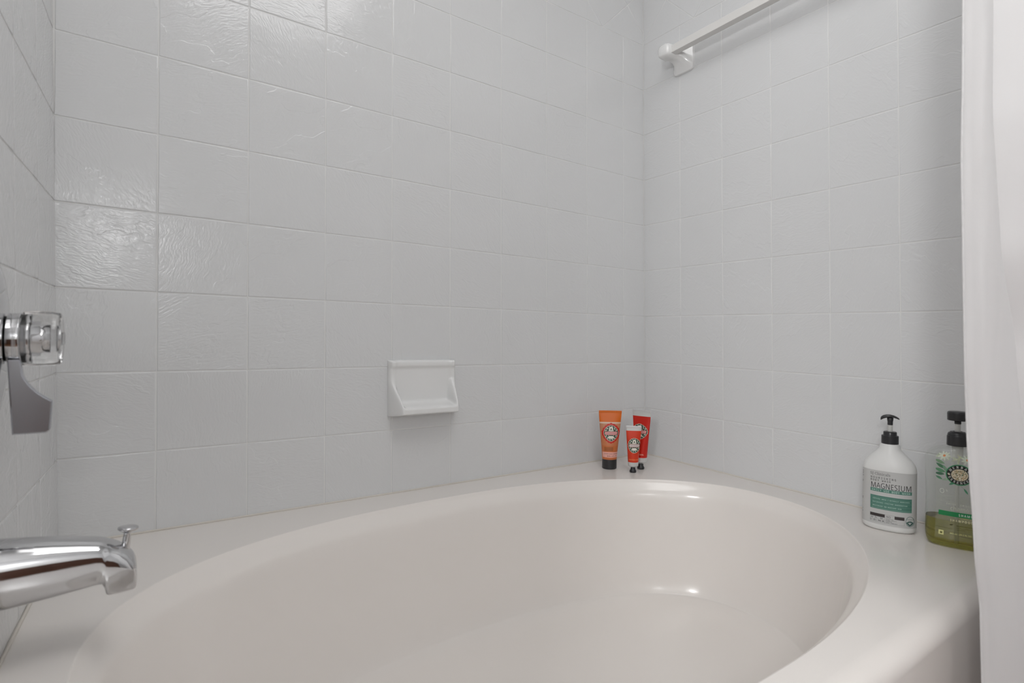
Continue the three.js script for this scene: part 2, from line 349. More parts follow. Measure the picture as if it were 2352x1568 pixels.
// ------------------------------------------------------------------ towel bar: two ceramic posts and a square bar
{
  const o = thing('towel_bar', 'white square towel bar held by a curved ceramic post high on the right tiled wall', 'towel bar', [0, 0, 0]);
  const post = (zf, zh, yc) => {
    const N = 40, rings = [], st = [  // distance from the wall, centre z, centre y, half width z, half height y, squareness
      [0.000, zf, yc - 0.006, 0.0385, 0.0490, 7], [0.006, zf, yc - 0.006, 0.0385, 0.0490, 7], [0.0085, zf, yc - 0.006, 0.0365, 0.0468, 6], [0.013, zf, yc - 0.005, 0.0315, 0.0405, 4.5], [0.020, lerp(zf, zh, 0.1), yc - 0.003, 0.0270, 0.0330, 3.6],
      [0.029, lerp(zf, zh, 0.35), yc, 0.0240, 0.0255, 3.2], [0.038, lerp(zf, zh, 0.7), yc, 0.0230, 0.0215, 3.2], [0.046, zh, yc, 0.0228, 0.0208, 3.4], [0.066, zh, yc, 0.0228, 0.0208, 3.4], [0.074, zh, yc, 0.0218, 0.0196, 3.2], [0.079, zh, yc, 0.0190, 0.0168, 3], [0.0815, zh, yc, 0.0135, 0.0115, 2.8], [0.082, zh, yc, 0.005, 0.004, 2.5]];
    const P = (k) => new THREE.CatmullRomCurve3(st.map((s) => new THREE.Vector3(s[k], s[k + 1], s[k + 2])), false, 'centripetal');
    st.forEach((s) => rings.push(outline(s[3], s[4], s[5], N, (a, b) => [-s[0], s[2] + b, s[1] + a])));
    return loft(rings, { start: false });
  };
  mesh('post', post(0.1715, 0.1545, 1.243), M.ceramic, o);
  mesh('post', post(0.7545, 0.7715, 1.243), M.ceramic, o);
  const bar = new RoundedBoxGeometry(0.0225, 0.0225, 0.59, 2, 0.0014); bar.translate(-0.0548, 1.2423, 0.463);
  mesh('bar', bar, M.bar, o);
}

// ------------------------------------------------------------------ bath spout with diverter
{
  const zc = 0.43, o = thing('tub_spout', 'chrome bath spout with a pull-up diverter knob above the tub rim', 'faucet', [-1.4675, 0.128, zc]);
  const X = (x) => x + 1.4675, Y = (y) => y - 0.128, N = 48;
  // x, top, bottom, half width, squareness
  const st = [[-1.4700, 0.1665, 0.0905, 0.0330, 2.3], [-1.4620, 0.1662, 0.0910, 0.0328, 2.35], [-1.4400, 0.1628, 0.0925, 0.0318, 2.5], [-1.4150, 0.1583, 0.0945, 0.0300, 2.7], [-1.3930, 0.1536, 0.0968, 0.0280, 2.9], [-1.3780, 0.1498, 0.0985, 0.0268, 3.0], [-1.3725, 0.1480, 0.0975, 0.0264, 3.0], [-1.3700, 0.1470, 0.0905, 0.0263, 3.0], [-1.3688, 0.1465, 0.0845, 0.0263, 3.0], [-1.3660, 0.1450, 0.0832, 0.0262, 3.0], [-1.3580, 0.1405, 0.0830, 0.0258, 3.0], [-1.3500, 0.1338, 0.0832, 0.0247, 3.0], [-1.3440, 0.1255, 0.0838, 0.0228, 3.0], [-1.3412, 0.1180, 0.0850, 0.0205, 3.0], [-1.3402, 0.1120, 0.0880, 0.0170, 2.8], [-1.3399, 0.1060, 0.0930, 0.0090, 2.5]];
  mesh('spout_body', loft(st.map(([x, t, b, w, n]) => outline(w, (t - b) / 2, n, N, (a, c) => [X(x), Y((t + b) / 2 + c), -a])), { start: false }), M.chrome, o);
  const knob = lathe([[0, -0.008], [0.0042, -0.008], [0.0042, 0.004], [0.0038, 0.012], [0.0040, 0.0150], [0.0085, 0.0164], [0.0103, 0.0180], [0.0106, 0.0195], [0.0098, 0.0208], [0.006, 0.0217], [0, 0.0219]], 32);
  const k = mesh('diverter_knob', knob, M.chrome, o); k.position.set(X(-1.3508), Y(0.1372), 0); k.rotation.z = -0.10;
  const ring = mesh('spout_collar', new THREE.TorusGeometry(0.0335, 0.0025, 10, 48), M.chrome, o); ring.rotation.y = Math.PI / 2; ring.scale.y = 1.12; ring.position.set(0.0015, 0, 0);
}

// ------------------------------------------------------------------ shower valve: escutcheon, sleeve, clear knob, lever
{
  const zc = 0.42, yc = 0.387, xw = leftX(yc, zc), o = thing('shower_valve', 'chrome shower valve with a clear acrylic knob and a flat chrome lever', 'faucet handle', [xw, yc, zc]);
  const ax = (g) => { g.rotateZ(-Math.PI / 2); return g; };               // lathe axis turned to +x
  const esc = mesh('escutcheon', ax(lathe([[0.0865, 0], [0.0865, 0.002], [0.0845, 0.0042], [0.075, 0.0068], [0.06, 0.009], [0.04, 0.0108], [0.029, 0.0115], [0.0, 0.0115]], 72)), M.chrome, o);
  esc.rotation.y = SPLAY;
  const X = (x) => x - xw;
  mesh('sleeve', ax(lathe([[0.0268, X(-1.466)], [0.0268, X(-1.4610)], [0.0255, X(-1.4602)], [0.0255, X(-1.4590)]], 56)), M.chrome, o);
  mesh('dark_ring', ax(lathe([[0.0, X(-1.4592)], [0.0252, X(-1.4592)], [0.0252, X(-1.4570)], [0, X(-1.4570)]], 40)), M.ringBlack, o);  // dark ring between sleeve and collar
  mesh('collar', ax(lathe([[0.0, X(-1.4574)], [0.0275, X(-1.4574)], [0.0288, X(-1.4566)], [0.0290, X(-1.4470)], [0.0282, X(-1.4458)], [0.0, X(-1.4452)]], 56)), M.chrome, o);
  // clear knob: solid acrylic cup with shallow finger flutes; a metal insert shows through it
  const rings = [], N = 96, kp = [[-1.4450, 0.0300], [-1.4440, 0.0316], [-1.4300, 0.0322], [-1.4190, 0.0320], [-1.4150, 0.0312], [-1.4128, 0.0295], [-1.4118, 0.0260], [-1.4117, 0.0150], [-1.4117, 0.0060]];
  kp.forEach(([x, r], i) => { const ring = []; for (let j = 0; j < N; j++) { const t = j / N * Math.PI * 2, f = i > 0 && i < 7 ? 1 - 0.022 * (0.5 + 0.5 * Math.cos(t * 12)) : 1; ring.push([X(x), r * f * Math.cos(t), r * f * Math.sin(t)]); } rings.push(ring); });
  mesh('knob', loft(rings), M.acrylic, o);
  const ins = mesh('insert', ax(lathe([[0, X(-1.4448)], [0.0200, X(-1.4448)], [0.0200, X(-1.4370)], [0.0150, X(-1.4362)], [0.0150, X(-1.4300)], [0.0110, X(-1.4290)], [0.0110, X(-1.4220)], [0.0, X(-1.4215)]], 36)), M.chrome, o);
  const cap = mesh('button', ax(lathe([[0, X(-1.4118)], [0.0075, X(-1.4118)], [0.0075, X(-1.4100)], [0.0062, X(-1.4093)], [0, X(-1.4092)]], 28)), M.acrylic, o);
  const s = new THREE.Shape();
  s.moveTo(X(-1.4545), -0.024); s.lineTo(X(-1.4502), -0.1040); s.lineTo(X(-1.4240), -0.1046); s.quadraticCurveTo(X(-1.4215), -0.1040, X(-1.4212), -0.1010);
  s.lineTo(X(-1.4195), -0.0712); s.bezierCurveTo(X(-1.4270), -0.0655, X(-1.4390), -0.0570, X(-1.4445), -0.0400); s.lineTo(X(-1.4462), -0.024); s.closePath();
  const g = new THREE.ExtrudeGeometry(s, { depth: 0.007, bevelEnabled: true, bevelThickness: 0.0016, bevelSize: 0.0014, bevelSegments: 3, curveSegments: 14 }); g.translate(0, 0, 0.012);
  mesh('lever', g, M.chromeDull, o);
}

// ------------------------------------------------------------------ shower curtain: one sheet with soft folds and a sewn side hem, hung from a rod outside the tub
{
  const ZC = 1.03, YT = 1.41, YB = -0.36, edge = [[-0.36, -0.432], [-0.065, -0.4467], [0.0318, -0.4537], [0.1096, -0.4726], [0.2623, -0.4919], [0.3562, -0.5015], [0.4821, -0.5055], [0.6032, -0.5035], [0.8173, -0.4926], [1.42, -0.475]];
  const crease = [[-0.36, 0.30], [0.1, 0.285], [0.38, 0.235], [0.52, 0.165], [0.70, 0.125], [0.86, 0.122], [1.42, 0.13]];
  const look = (T_, y) => { for (let i = 0; i + 1 < T_.length; i++) if (y <= T_[i + 1][0]) { const t = (y - T_[i][0]) / (T_[i + 1][0] - T_[i][0]); return lerp(T_[i][1], T_[i + 1][1], sst(0, 1, t) * 0.4 + t * 0.6); } return T_[T_.length - 1][1]; };
  const P = (u, y) => {                                                 // u: along the cloth from its free edge
    const c = look(crease, y), loose = sst(1.4, 0.2, y);
    let z = ZC + 0.010 * Math.sin(u / c * Math.PI) * sst(0, 0.05, u) - 0.003 * (1 - sst(0, 0.02, u));
    z += 0.046 * sst(c, c + 0.09, u) - 0.04 * sst(c + 0.20, c + 0.32, u);
    z -= 0.018 * Math.exp(-(((u - c) / 0.018) ** 2));
    z += 0.003 * perlin.noise(u * 9, y * 3.0, 4.2) * loose + 0.0006 * perlin.noise(u * 40, y * 9, 8.1);
    let x = look(edge, y) + u * 0.93; if (x > -0.012) x = -0.012 + (x + 0.012) * 0.02;
    return [x, y, z];
  };
  const sheet = (u0, u1, NU, off) => {
    const pos = [], idx = [], uv = [], NY = 150;
    for (let j = 0; j <= NY; j++) for (let i = 0; i <= NU; i++) { const u = lerp(u0, u1, i / NU), y = lerp(YB, YT, j / NY), p = P(u, y); pos.push(p[0], p[1], p[2] + off); uv.push(u * 6, y * 6); }
    for (let j = 0; j < NY; j++) for (let i = 0; i < NU; i++) { const a = j * (NU + 1) + i, b = a + NU + 1; idx.push(a, a + 1, b, a + 1, b + 1, b); }
    return geom(pos, idx, uv);
  };
  const o = thing('shower_curtain', 'white fabric shower curtain drawn to the right in front of the shampoo bottle', 'shower curtain', [0, 0, 0]);
  mesh('panel', sheet(0, 0.56, 150, 0), M.fabric, o);
  const rolled = []; const rr = [];
  for (let j = 0; j <= 90; j++) { const y = lerp(YB, YT, j / 90), a = P(0, y), ring = []; for (let k = 0; k < 8; k++) { const t = k / 8 * Math.PI * 2; ring.push([a[0] + 0.0009 * Math.cos(t), y, a[2] + 0.0012 + 0.0014 * Math.sin(t)]); } rr.push(ring); }
  mesh('hem', mergeGeometries([sheet(0, 0.038, 12, 0.0018), loft(rr)]), M.fabric, o);
  const rod = thing('curtain_rod', 'white curtain rod above the tub front that carries the shower curtain', 'curtain rod', [-0.74, 1.425, ZC]);
  const rg = new THREE.CylinderGeometry(0.0127, 0.0127, 1.50, 28); rg.rotateZ(Math.PI / 2);
  mesh('rod', rg, M.bar, rod);
}

function standOnDeck(o, turn, lean = 0) {                              // upright on the slightly sloping deck
  const up = new THREE.Vector3(-A, 1, -B).normalize(), q = new THREE.Quaternion().setFromUnitVectors(new THREE.Vector3(0, 1, 0), up);
  o.quaternion.copy(q.multiply(new THREE.Quaternion().setFromEuler(new THREE.Euler(lean, turn, 0, 'YXZ')))); o.position.y += 0.0003; return o;
}
// ------------------------------------------------------------------ squeeze tubes in the corner
const bendText = (g, s, x, y, size, font, color, align = 'center', space = 0) => { g.font = `${font.startsWith('bold') ? 'bold ' : ''}${size}px ${font.replace('bold ', '')}`; g.fillStyle = color; g.textBaseline = 'middle'; g.textAlign = 'left';
  let w = 0; for (const c of s) w += g.measureText(c).width + space; w -= space; let px = align === 'center' ? x - w / 2 : align === 'right' ? x - w : x;
  for (const c of s) { g.fillText(c, px, y); px += g.measureText(c).width + space; } };
function emblem(g, cx, cy, rx, ry, { scallop, banner, round }) {          // ornamental badge: leaf wreath, small shield, banner
  const ring = (k, col, wob, n) => { g.beginPath(); for (let i = 0; i <= 180; i++) { const t = i / 180 * Math.PI * 2, sq = round ? 1 : 1 - 0.07 * Math.abs(Math.sin(2 * t)), w = (1 + wob * Math.abs(Math.sin(t * n))) * k * sq; g.lineTo(cx + rx * w * Math.cos(t), cy + ry * w * Math.sin(t)); } g.closePath(); g.fillStyle = col; g.fill(); };
  if (scallop) ring(1.22, scallop, 0.06, 9);
  ring(1.0, '#c9c6b4', 0.05, 10); ring(0.95, '#39473c', 0.03, 10);
  for (let i = 0; i < 28; i++) { const t = i / 28 * Math.PI * 2, px = cx + rx * 0.76 * Math.cos(t), py = cy + ry * 0.76 * Math.sin(t); g.save(); g.translate(px, py); g.rotate(t + (i % 2 ? 0.9 : -0.5)); g.beginPath(); g.ellipse(0, 0, rx * 0.14, ry * 0.055, 0, 0, 7); g.fillStyle = ['#e9e5d2', '#7d9a86', '#efeade', '#59796a'][i % 4]; g.fill(); g.restore(); }
  ring(0.5, '#b9b6a6', 0.04, 8); ring(0.44, '#4f5a50', 0, 8);
  g.fillStyle = '#f0eddf'; g.beginPath(); g.moveTo(cx, cy - ry * 0.86); g.lineTo(cx + rx * 0.26, cy - ry * 0.60); g.lineTo(cx + rx * 0.26, cy - ry * 0.24); g.lineTo(cx - rx * 0.26, cy - ry * 0.24); g.lineTo(cx - rx * 0.26, cy - ry * 0.60); g.closePath(); g.fill();
  g.strokeStyle = '#3a3a34'; g.lineWidth = rx * 0.05; [0, 0.09].forEach((d) => { g.beginPath(); g.moveTo(cx - rx * 0.13 - 0 * d, cy - ry * 0.32); g.lineTo(cx, cy - ry * (0.66 - d * 1.8)); g.lineTo(cx + rx * 0.13, cy - ry * 0.32); g.stroke(); });
  g.fillStyle = '#efe9dc'; g.beginPath(); g.ellipse(cx, cy + ry * 0.5, rx * 0.42, ry * 0.17, 0, 0, 7); g.fill();
  g.strokeStyle = '#6b675c'; g.lineWidth = 2; for (let i = -3; i <= 3; i++) { g.beginPath(); g.moveTo(cx + i * rx * 0.1, cy + ry * 0.43); g.lineTo(cx + i * rx * 0.1, cy + ry * 0.57); g.stroke(); }
  g.fillStyle = '#c46a66'; g.fillRect(cx - rx * 0.84, cy - ry * 0.20, rx * 1.68, ry * 0.40); g.fillStyle = banner; g.fillRect(cx - rx * 0.80, cy - ry * 0.16, rx * 1.6, ry * 0.32);
  g.fillStyle = '#a5757a'; for (let i = 0; i < 16; i++) g.fillRect(cx - rx * 0.7 + i * rx * 0.09, cy - ry * 0.05, rx * 0.055, ry * 0.10);
}
function squeezeTube(name, label, { at, turn, lean = 0, h, r, w, y0, bodyMat, crimp, crimpH, cap, extras }) {
  const o = thing(name, label, 'tube', at, turn, 'squeeze tubes in the corner'); standOnDeck(o, turn, lean);
  const N = 64, NL = 22, rings = [];
  const sec = (t) => { const k = t ** 1.25, a = lerp(r, w / 2, sst(0, 1, t) * 0.35 + t * 0.65), b = lerp(r * 0.93, 0.0014, k); return [a, b, lerp(2, 2.6, t)]; };
  const rim = [[0.82, -0.0035], [0.93, -0.002], [0.985, -0.0006]];
  rim.forEach(([f, dy]) => { const s = sec(0); rings.push(outline(s[0] * f, s[1] * f, 2, N, (a, b) => [a, y0 + 0.0035 + dy, b])); });
  for (let i = 0; i <= NL; i++) { const t = i / NL, s = sec(t); rings.push(outline(s[0], s[1], s[2], N, (a, b) => [a, lerp(y0 + 0.0035, h - crimpH, t), b])); }
  const body = loft(rings.map((q) => q.map((p) => [p[0], p[1], p[2]])).map((q) => q.slice().reverse()), { uv: (p) => { const t = Math.max(0, Math.min(1, (p[1] - y0) / (h - y0))), s = sec(Math.min(1, (p[1] - y0) / (h - crimpH - y0) || 0) > 0 ? Math.min(1, (p[1] - y0) / (h - crimpH - y0)) : 0); return [0.5 + p[0] / (2 * s[0]) * 0.999, t]; } });
  mesh('tube_body', body, bodyMat, o);
  const c = new RoundedBoxGeometry(w, crimpH + 0.002, 0.0034, 2, 0.0008); c.translate(0, h - crimpH / 2 - 0.001, 0);
  mesh('crimp', c, crimp, o);
  mesh('cap', cap, M.blackPlastic, o);
  (extras || []).forEach(([n, g, m]) => mesh(n, g, m, o));
  return o;
}
{
  const gel = canvasTex(512, 1024, (g, W, H) => {
    g.fillStyle = '#c9713f'; g.fillRect(0, 0, W, H);
    const hh = (p) => (p - 180) / 1030 * H;                                // heights measured down from the top of the tube
    const lg = g.createLinearGradient(0, hh(430), 0, H); g.fillStyle = '#c78a66'; g.fillRect(0, hh(445), W, hh(700) - hh(445));
    g.fillStyle = '#c97b50'; g.fillRect(0, hh(700), W, hh(900) - hh(700));
    g.fillStyle = '#dc6a12'; g.fillRect(0, 0, W, hh(415)); g.fillStyle = '#dcc2b0'; g.fillRect(0, hh(415), W, hh(448) - hh(415));
    for (let i = 0; i < 60; i++) { g.fillStyle = `rgba(${190 + 40 * rnd()},${110 + 30 * rnd()},${70 + 20 * rnd()},0.25)`; g.beginPath(); g.ellipse(W * rnd(), hh(460) + (H - hh(460)) * rnd(), 60 * rnd() + 10, 6, 0, 0, 7); g.fill(); }
    emblem(g, W * 0.535, hh(645), W * 0.375, hh(645 + 165) - hh(645), { scallop: '#c8281d', banner: '#e9a3a0' });
    g.fillStyle = '#8f4f22'; for (let i = 0; i < 22; i++) g.fillRect(W * 0.15 + i * W * 0.024, hh(925), W * 0.014, hh(1010) - hh(925)); g.fillRect(W * 0.15, hh(960), W * 0.53, 3); g.fillRect(W * 0.15, hh(985), W * 0.53, 3);
    g.fillStyle = '#eeb3a6'; g.fillRect(W * 0.04, hh(1030), W, hh(1140) - hh(1030));
    bendText(g, 'LUXURY BATH & SHOWER', W * 0.54, hh(1066), 30, 'bold serif', '#6b3a34', 'center', 1); bendText(g, '200 ML. 6.8 FL. OZ', W * 0.6, hh(1110), 34, 'bold serif', '#5a2c2a', 'center', 1);
    g.fillStyle = '#efb9a0'; g.fillRect(0, H - 16, W, 16);
  });
  squeezeTube('lotion_tube', 'translucent orange gel tube with a red scalloped badge and wide black cap', { at: [-0.2365, deckY(-0.2365, 0.085) , 0.085], turn: -0.62, h: 0.166, r: 0.0215, w: 0.0665, y0: 0.024,
    bodyMat: std({ map: gel, roughness: 0.32 }), crimp: std({ color: lin(0.70, 0.145, 0.008), roughness: 0.4 }), crimpH: 0.005,
    cap: lathe([[0, 0], [0.0200, 0], [0.0212, 0.0012], [0.0213, 0.026], [0.0206, 0.0272], [0, 0.0272]], 56) });
  const red = (small) => canvasTex(512, 1024, (g, W, H) => {
    const [t, a, b] = small ? [535, 628, 1240] : [150, 285, 1160], end = small ? 1330 : 1270, hh = (p) => (p - t) / (end - t) * H;
    g.fillStyle = '#c9c9c7'; g.fillRect(0, 0, W, H); g.fillStyle = small ? '#cf3512' : '#c6200f'; g.fillRect(0, hh(a), W, hh(b) - hh(a));
    if (small) emblem(g, W * 0.55, hh(915), W * 0.46, hh(1055) - hh(915), { banner: '#d9d2cf', round: true });
    else emblem(g, W * 0.44, hh(612), W * 0.5, hh(775) - hh(612), { banner: '#e9a3a0' });
    if (small) bendText(g, 'HAND CREAM  30 ML', W * 0.52, hh(1188), 38, 'bold serif', '#f2a25a', 'center', 2); else bendText(g, 'BODY CREAM 130 ML.', W * 0.46, hh(1092), 34, 'bold serif', '#f0d9c4', 'center', 2);
  });
  const neck = (r, h0, h1) => lathe([[0, h0], [r, h0], [r, h1], [r * 1.7, h1 + 0.003], [0, h1 + 0.004]], 32);
  const hexcap = (r, h) => { const R = []; [[1.0, 0], [1.06, 0.0012], [1.06, 0.004], [0.98, 0.0062], [0.80, 0.0080], [0.74, h - 0.001], [0.70, h]].forEach(([f, y]) => R.push(outline(r * f, r * f, 2, 16, (a, b) => [a, y, b]).reverse())); return loft(R); };
  squeezeTube('lotion_tube', 'taller red metal tube standing behind the small one in the corner', { at: [-0.1655, deckY(-0.1655, 0.142), 0.142], turn: -1.22, h: 0.1705, r: 0.0172, w: 0.0570, y0: 0.0195,
    bodyMat: std({ map: red(false), roughness: 0.3, metalness: 0.1 }), crimp: M.silver, crimpH: 0.0045, cap: hexcap(0.0098, 0.0145), extras: [['neck', neck(0.0062, 0.0142, 0.0195), M.silver]] });
  squeezeTube('lotion_tube', 'small red metal tube with a round badge and black flared cap', { at: [-0.2135, deckY(-0.2135, 0.158), 0.158], turn: -0.70, h: 0.1300, r: 0.0142, w: 0.0432, y0: 0.0165,
    bodyMat: std({ map: red(true), roughness: 0.3, metalness: 0.1 }), crimp: M.silver, crimpH: 0.004, cap: hexcap(0.0090, 0.0135), extras: [['neck', neck(0.0052, 0.0132, 0.0165), M.silver]] });
}

// ------------------------------------------------------------------ pump bottles at the head of the tub
function bottleRings(prof, N = 72) { return prof.map(([y, a, b, n]) => outline(a, b, n, N, (p, q) => [p, y, q]).reverse()); }
// a printed sheet wrapped over the front of a bottle body: section(y) -> [a, b, n]; xs from -f to f of the half width
function wrapLabel(section, y0, y1, f0, f1, off, NX = 60, NY = 12) {
  const pos = [], uv = [], idx = [];
  for (let j = 0; j <= NY; j++) for (let i = 0; i <= NX; i++) {
    const y = lerp(y0, y1, j / NY), [a, b, n] = section(y), th0 = Math.asin(f0), th1 = Math.asin(f1), q = Math.sin(lerp(th0, th1, i / NX));
    const aa = a + off, bb = b + off, x = q * aa, z = bb * Math.max(0, 1 - Math.abs(q) ** n) ** (1 / n);
    pos.push(x, y, z); uv.push((q - f0) / (f1 - f0), j / NY);
  }
  for (let j = 0; j < NY; j++) for (let i = 0; i < NX; i++) { const a = j * (NX + 1) + i, b = a + NX + 1; idx.push(a, a + 1, b, a + 1, b + 1, b); }
  return geom(pos, idx, uv);
}
{ // body wash
  const x = -0.096, z = 0.774, o = thing('pump_bottle', 'white body wash pump bottle with a grey and green printed label', 'bottle', [x, deckY(x, z), z], 0, 'pump bottles on the tub deck'); standOnDeck(o, -Math.PI / 2 + 0.30);
  const a0 = 0.0475, b0 = 0.0300;
  const prof = [[0, a0 * 0.86, b0 * 0.80, 2.3], [0.0012, a0 * 0.92, b0 * 0.88, 2.3], [0.004, a0 * 0.97, b0 * 0.955, 2.3], [0.009, a0 * 0.995, b0 * 0.99, 2.3], [0.014, a0, b0, 2.3], [0.06, a0, b0, 2.3], [0.120, a0, b0, 2.3], [0.1265, a0 * 0.985, b0 * 0.985, 2.28], [0.134, a0 * 0.93, b0 * 0.95, 2.25], [0.1415, a0 * 0.83, b0 * 0.89, 2.2], [0.148, a0 * 0.70, b0 * 0.81, 2.12], [0.154, a0 * 0.565, b0 * 0.715, 2.06], [0.159, 0.0222, 0.0200, 2], [0.164, 0.0188, 0.0184, 2], [0.170, 0.0178, 0.0176, 2], [0.176, 0.0140, 0.014, 2]];
  mesh('bottle_body', loft(bottleRings(prof)), M.whitePlastic, o);
  const tex = canvasTex(1080, 1160, (g, W, H) => {
    g.fillStyle = '#c3c3c1'; g.fillRect(0, 0, W, H);
    const L = 187, R = 995;
    bendText(g, 'SJ Clinicals', L - 8, 72, 76, 'serif', '#4a4a48', 'left', 1);
    bendText(g, 'NOURISHING', L, 158, 58, 'bold monospace', '#3c3c3a', 'left', 18); bendText(g, 'BODY WASH', L, 214, 54, 'bold monospace', '#232321', 'left', 14);
    g.save(); g.translate(L, 322); g.font = '160px sans-serif'; const mw = g.measureText('MAGNESIUM').width; g.scale((R - L) / mw, 1); g.fillStyle = '#262324'; g.textBaseline = 'middle'; g.fillText('MAGNESIUM', 0, 0); g.restore();
    g.fillStyle = '#4f7d6f'; g.fillRect(L, 386, R - L, 72); bendText(g, 'DAILY USE BODY WASH', (L + R) / 2, 424, 56, 'bold monospace', '#bcd2c8', 'center', 6);
    g.fillStyle = '#a3a3a1'; g.fillRect(L, 494, R - L, 3);
    g.fillStyle = '#4f7d6f'; g.fillRect(L, 540, R - L, 290);
    ['CONTAINS OMEGA 3 NATURALLY NOURISHES', 'REPLENISHES STRUCTURE REGENERATION', 'MOISTURIZES AND NOURISHES SKIN'].forEach((s, i) => { g.fillStyle = '#8fb0a3'; g.fillRect(L + 30, 578 + i * 76, R - L - 30, 3); bendText(g, s, L + 48, 612 + i * 76, 30, 'bold monospace', '#b9d0c5', 'left', i === 2 ? 1 : 2); });
    g.fillRect(L + 30, 806, R - L - 30, 3);
    g.strokeStyle = '#6f6f6d'; g.lineWidth = 3; g.strokeRect(L, 930, 300, 180); g.strokeRect(L + 300, 930, 376, 180);
    g.fillStyle = '#37302f'; g.fillRect(L, 930, 296, 66); g.fillRect(L + 488, 936, 186, 66);
    bendText(g, '32 FL. OZ.', L + 150, 1026, 46, 'bold monospace', '#2e2c2b', 'center', 0); bendText(g, '(1 QT) 946 ML', L + 148, 1078, 42, 'bold monospace', '#2e2c2b', 'center', -3);
    bendText(g, 'NO', L + 326, 970, 60, 'sans-serif', '#2e2c2b', 'left', 2); ['PHTHALATES', 'ANIMAL CRUELTY', 'PARABENS', 'HARSH CHEMICALS'].forEach((s, i) => bendText(g, s, L + 320, 1016 + i * 26, 22, 'bold monospace', '#3c3a39', 'left', 2));
    g.strokeStyle = '#41605a'; g.lineWidth = 8; g.beginPath(); g.ellipse(965, 1015, 74, 104, 0, 0, 7); g.stroke(); bendText(g, 'Natural', 965, 968, 34, 'serif', '#41605a', 'center');
    g.fillStyle = '#41605a'; [[935, 1030, -0.5], [990, 1030, 0.5], [940, 1078, 0.8], [990, 1075, -0.8]].forEach(([px, py, r]) => { g.beginPath(); g.ellipse(px, py, 42, 16, r, 0, 7); g.fill(); });
    g.fillStyle = '#c3c3c1'; g.fillRect(930, 1040, 70, 5);
    g.fillStyle = '#4b4b4a'; [[60, 30], [100, 40], [160, 36], [270, 46], [640, 52], [900, 16], [960, 20]].forEach(([py, ph]) => g.fillRect(14, py, 10, ph));
  });
  mesh('label', wrapLabel(() => [a0, b0, 2.3], 0.0125, 0.1205, -0.99, 0.99, 0.0004), std({ map: tex, roughness: 0.45 }), o);
  mesh('collar', lathe([[0, 0.1700], [0.0218, 0.1700], [0.0222, 0.1708], [0.0222, 0.1892], [0.0216, 0.1900], [0.0172, 0.1902], [0.0172, 0.1965], [0.0160, 0.1980], [0.0065, 0.1982], [0, 0.1982]].map(([r, y]) => [r * 0.70, y]), 48), M.blackPlastic, o);
  mesh('stem', lathe([[0, 0.196], [0.0046, 0.196], [0.0046, 0.216], [0, 0.216]], 28), M.milky, o);
  const nozzle = new THREE.Group(); nozzle.name = numbered('pump_head'); o.add(nozzle);
  mesh('spindle', lathe([[0, 0.2115], [0.0058, 0.2115], [0.0061, 0.2125], [0.0061, 0.2185], [0.0068, 0.2210], [0.0072, 0.2260], [0, 0.2270]], 28), M.blackPlastic, nozzle);
  const hp = [[-0.0215, 0.2228, 0.0036, 0.0022], [-0.0205, 0.2244, 0.0046, 0.0034], [-0.0160, 0.2272, 0.0058, 0.0036], [-0.0090, 0.2292, 0.0070, 0.0034], [0, 0.2299, 0.0080, 0.0032], [0.0080, 0.2290, 0.0080, 0.0027], [0.0150, 0.2268, 0.0068, 0.0022], [0.0192, 0.2248, 0.0046, 0.0017], [0.0202, 0.2242, 0.0020, 0.0010]];
  mesh('spout', loft(hp.map(([px, py, w, h]) => outline(w, h, 2.4, 24, (a, b) => [px, py + b, a]))), M.blackPlastic, nozzle);
  nozzle.rotation.y = 0.25; nozzle.scale.set(0.80, 1, 0.80);
}
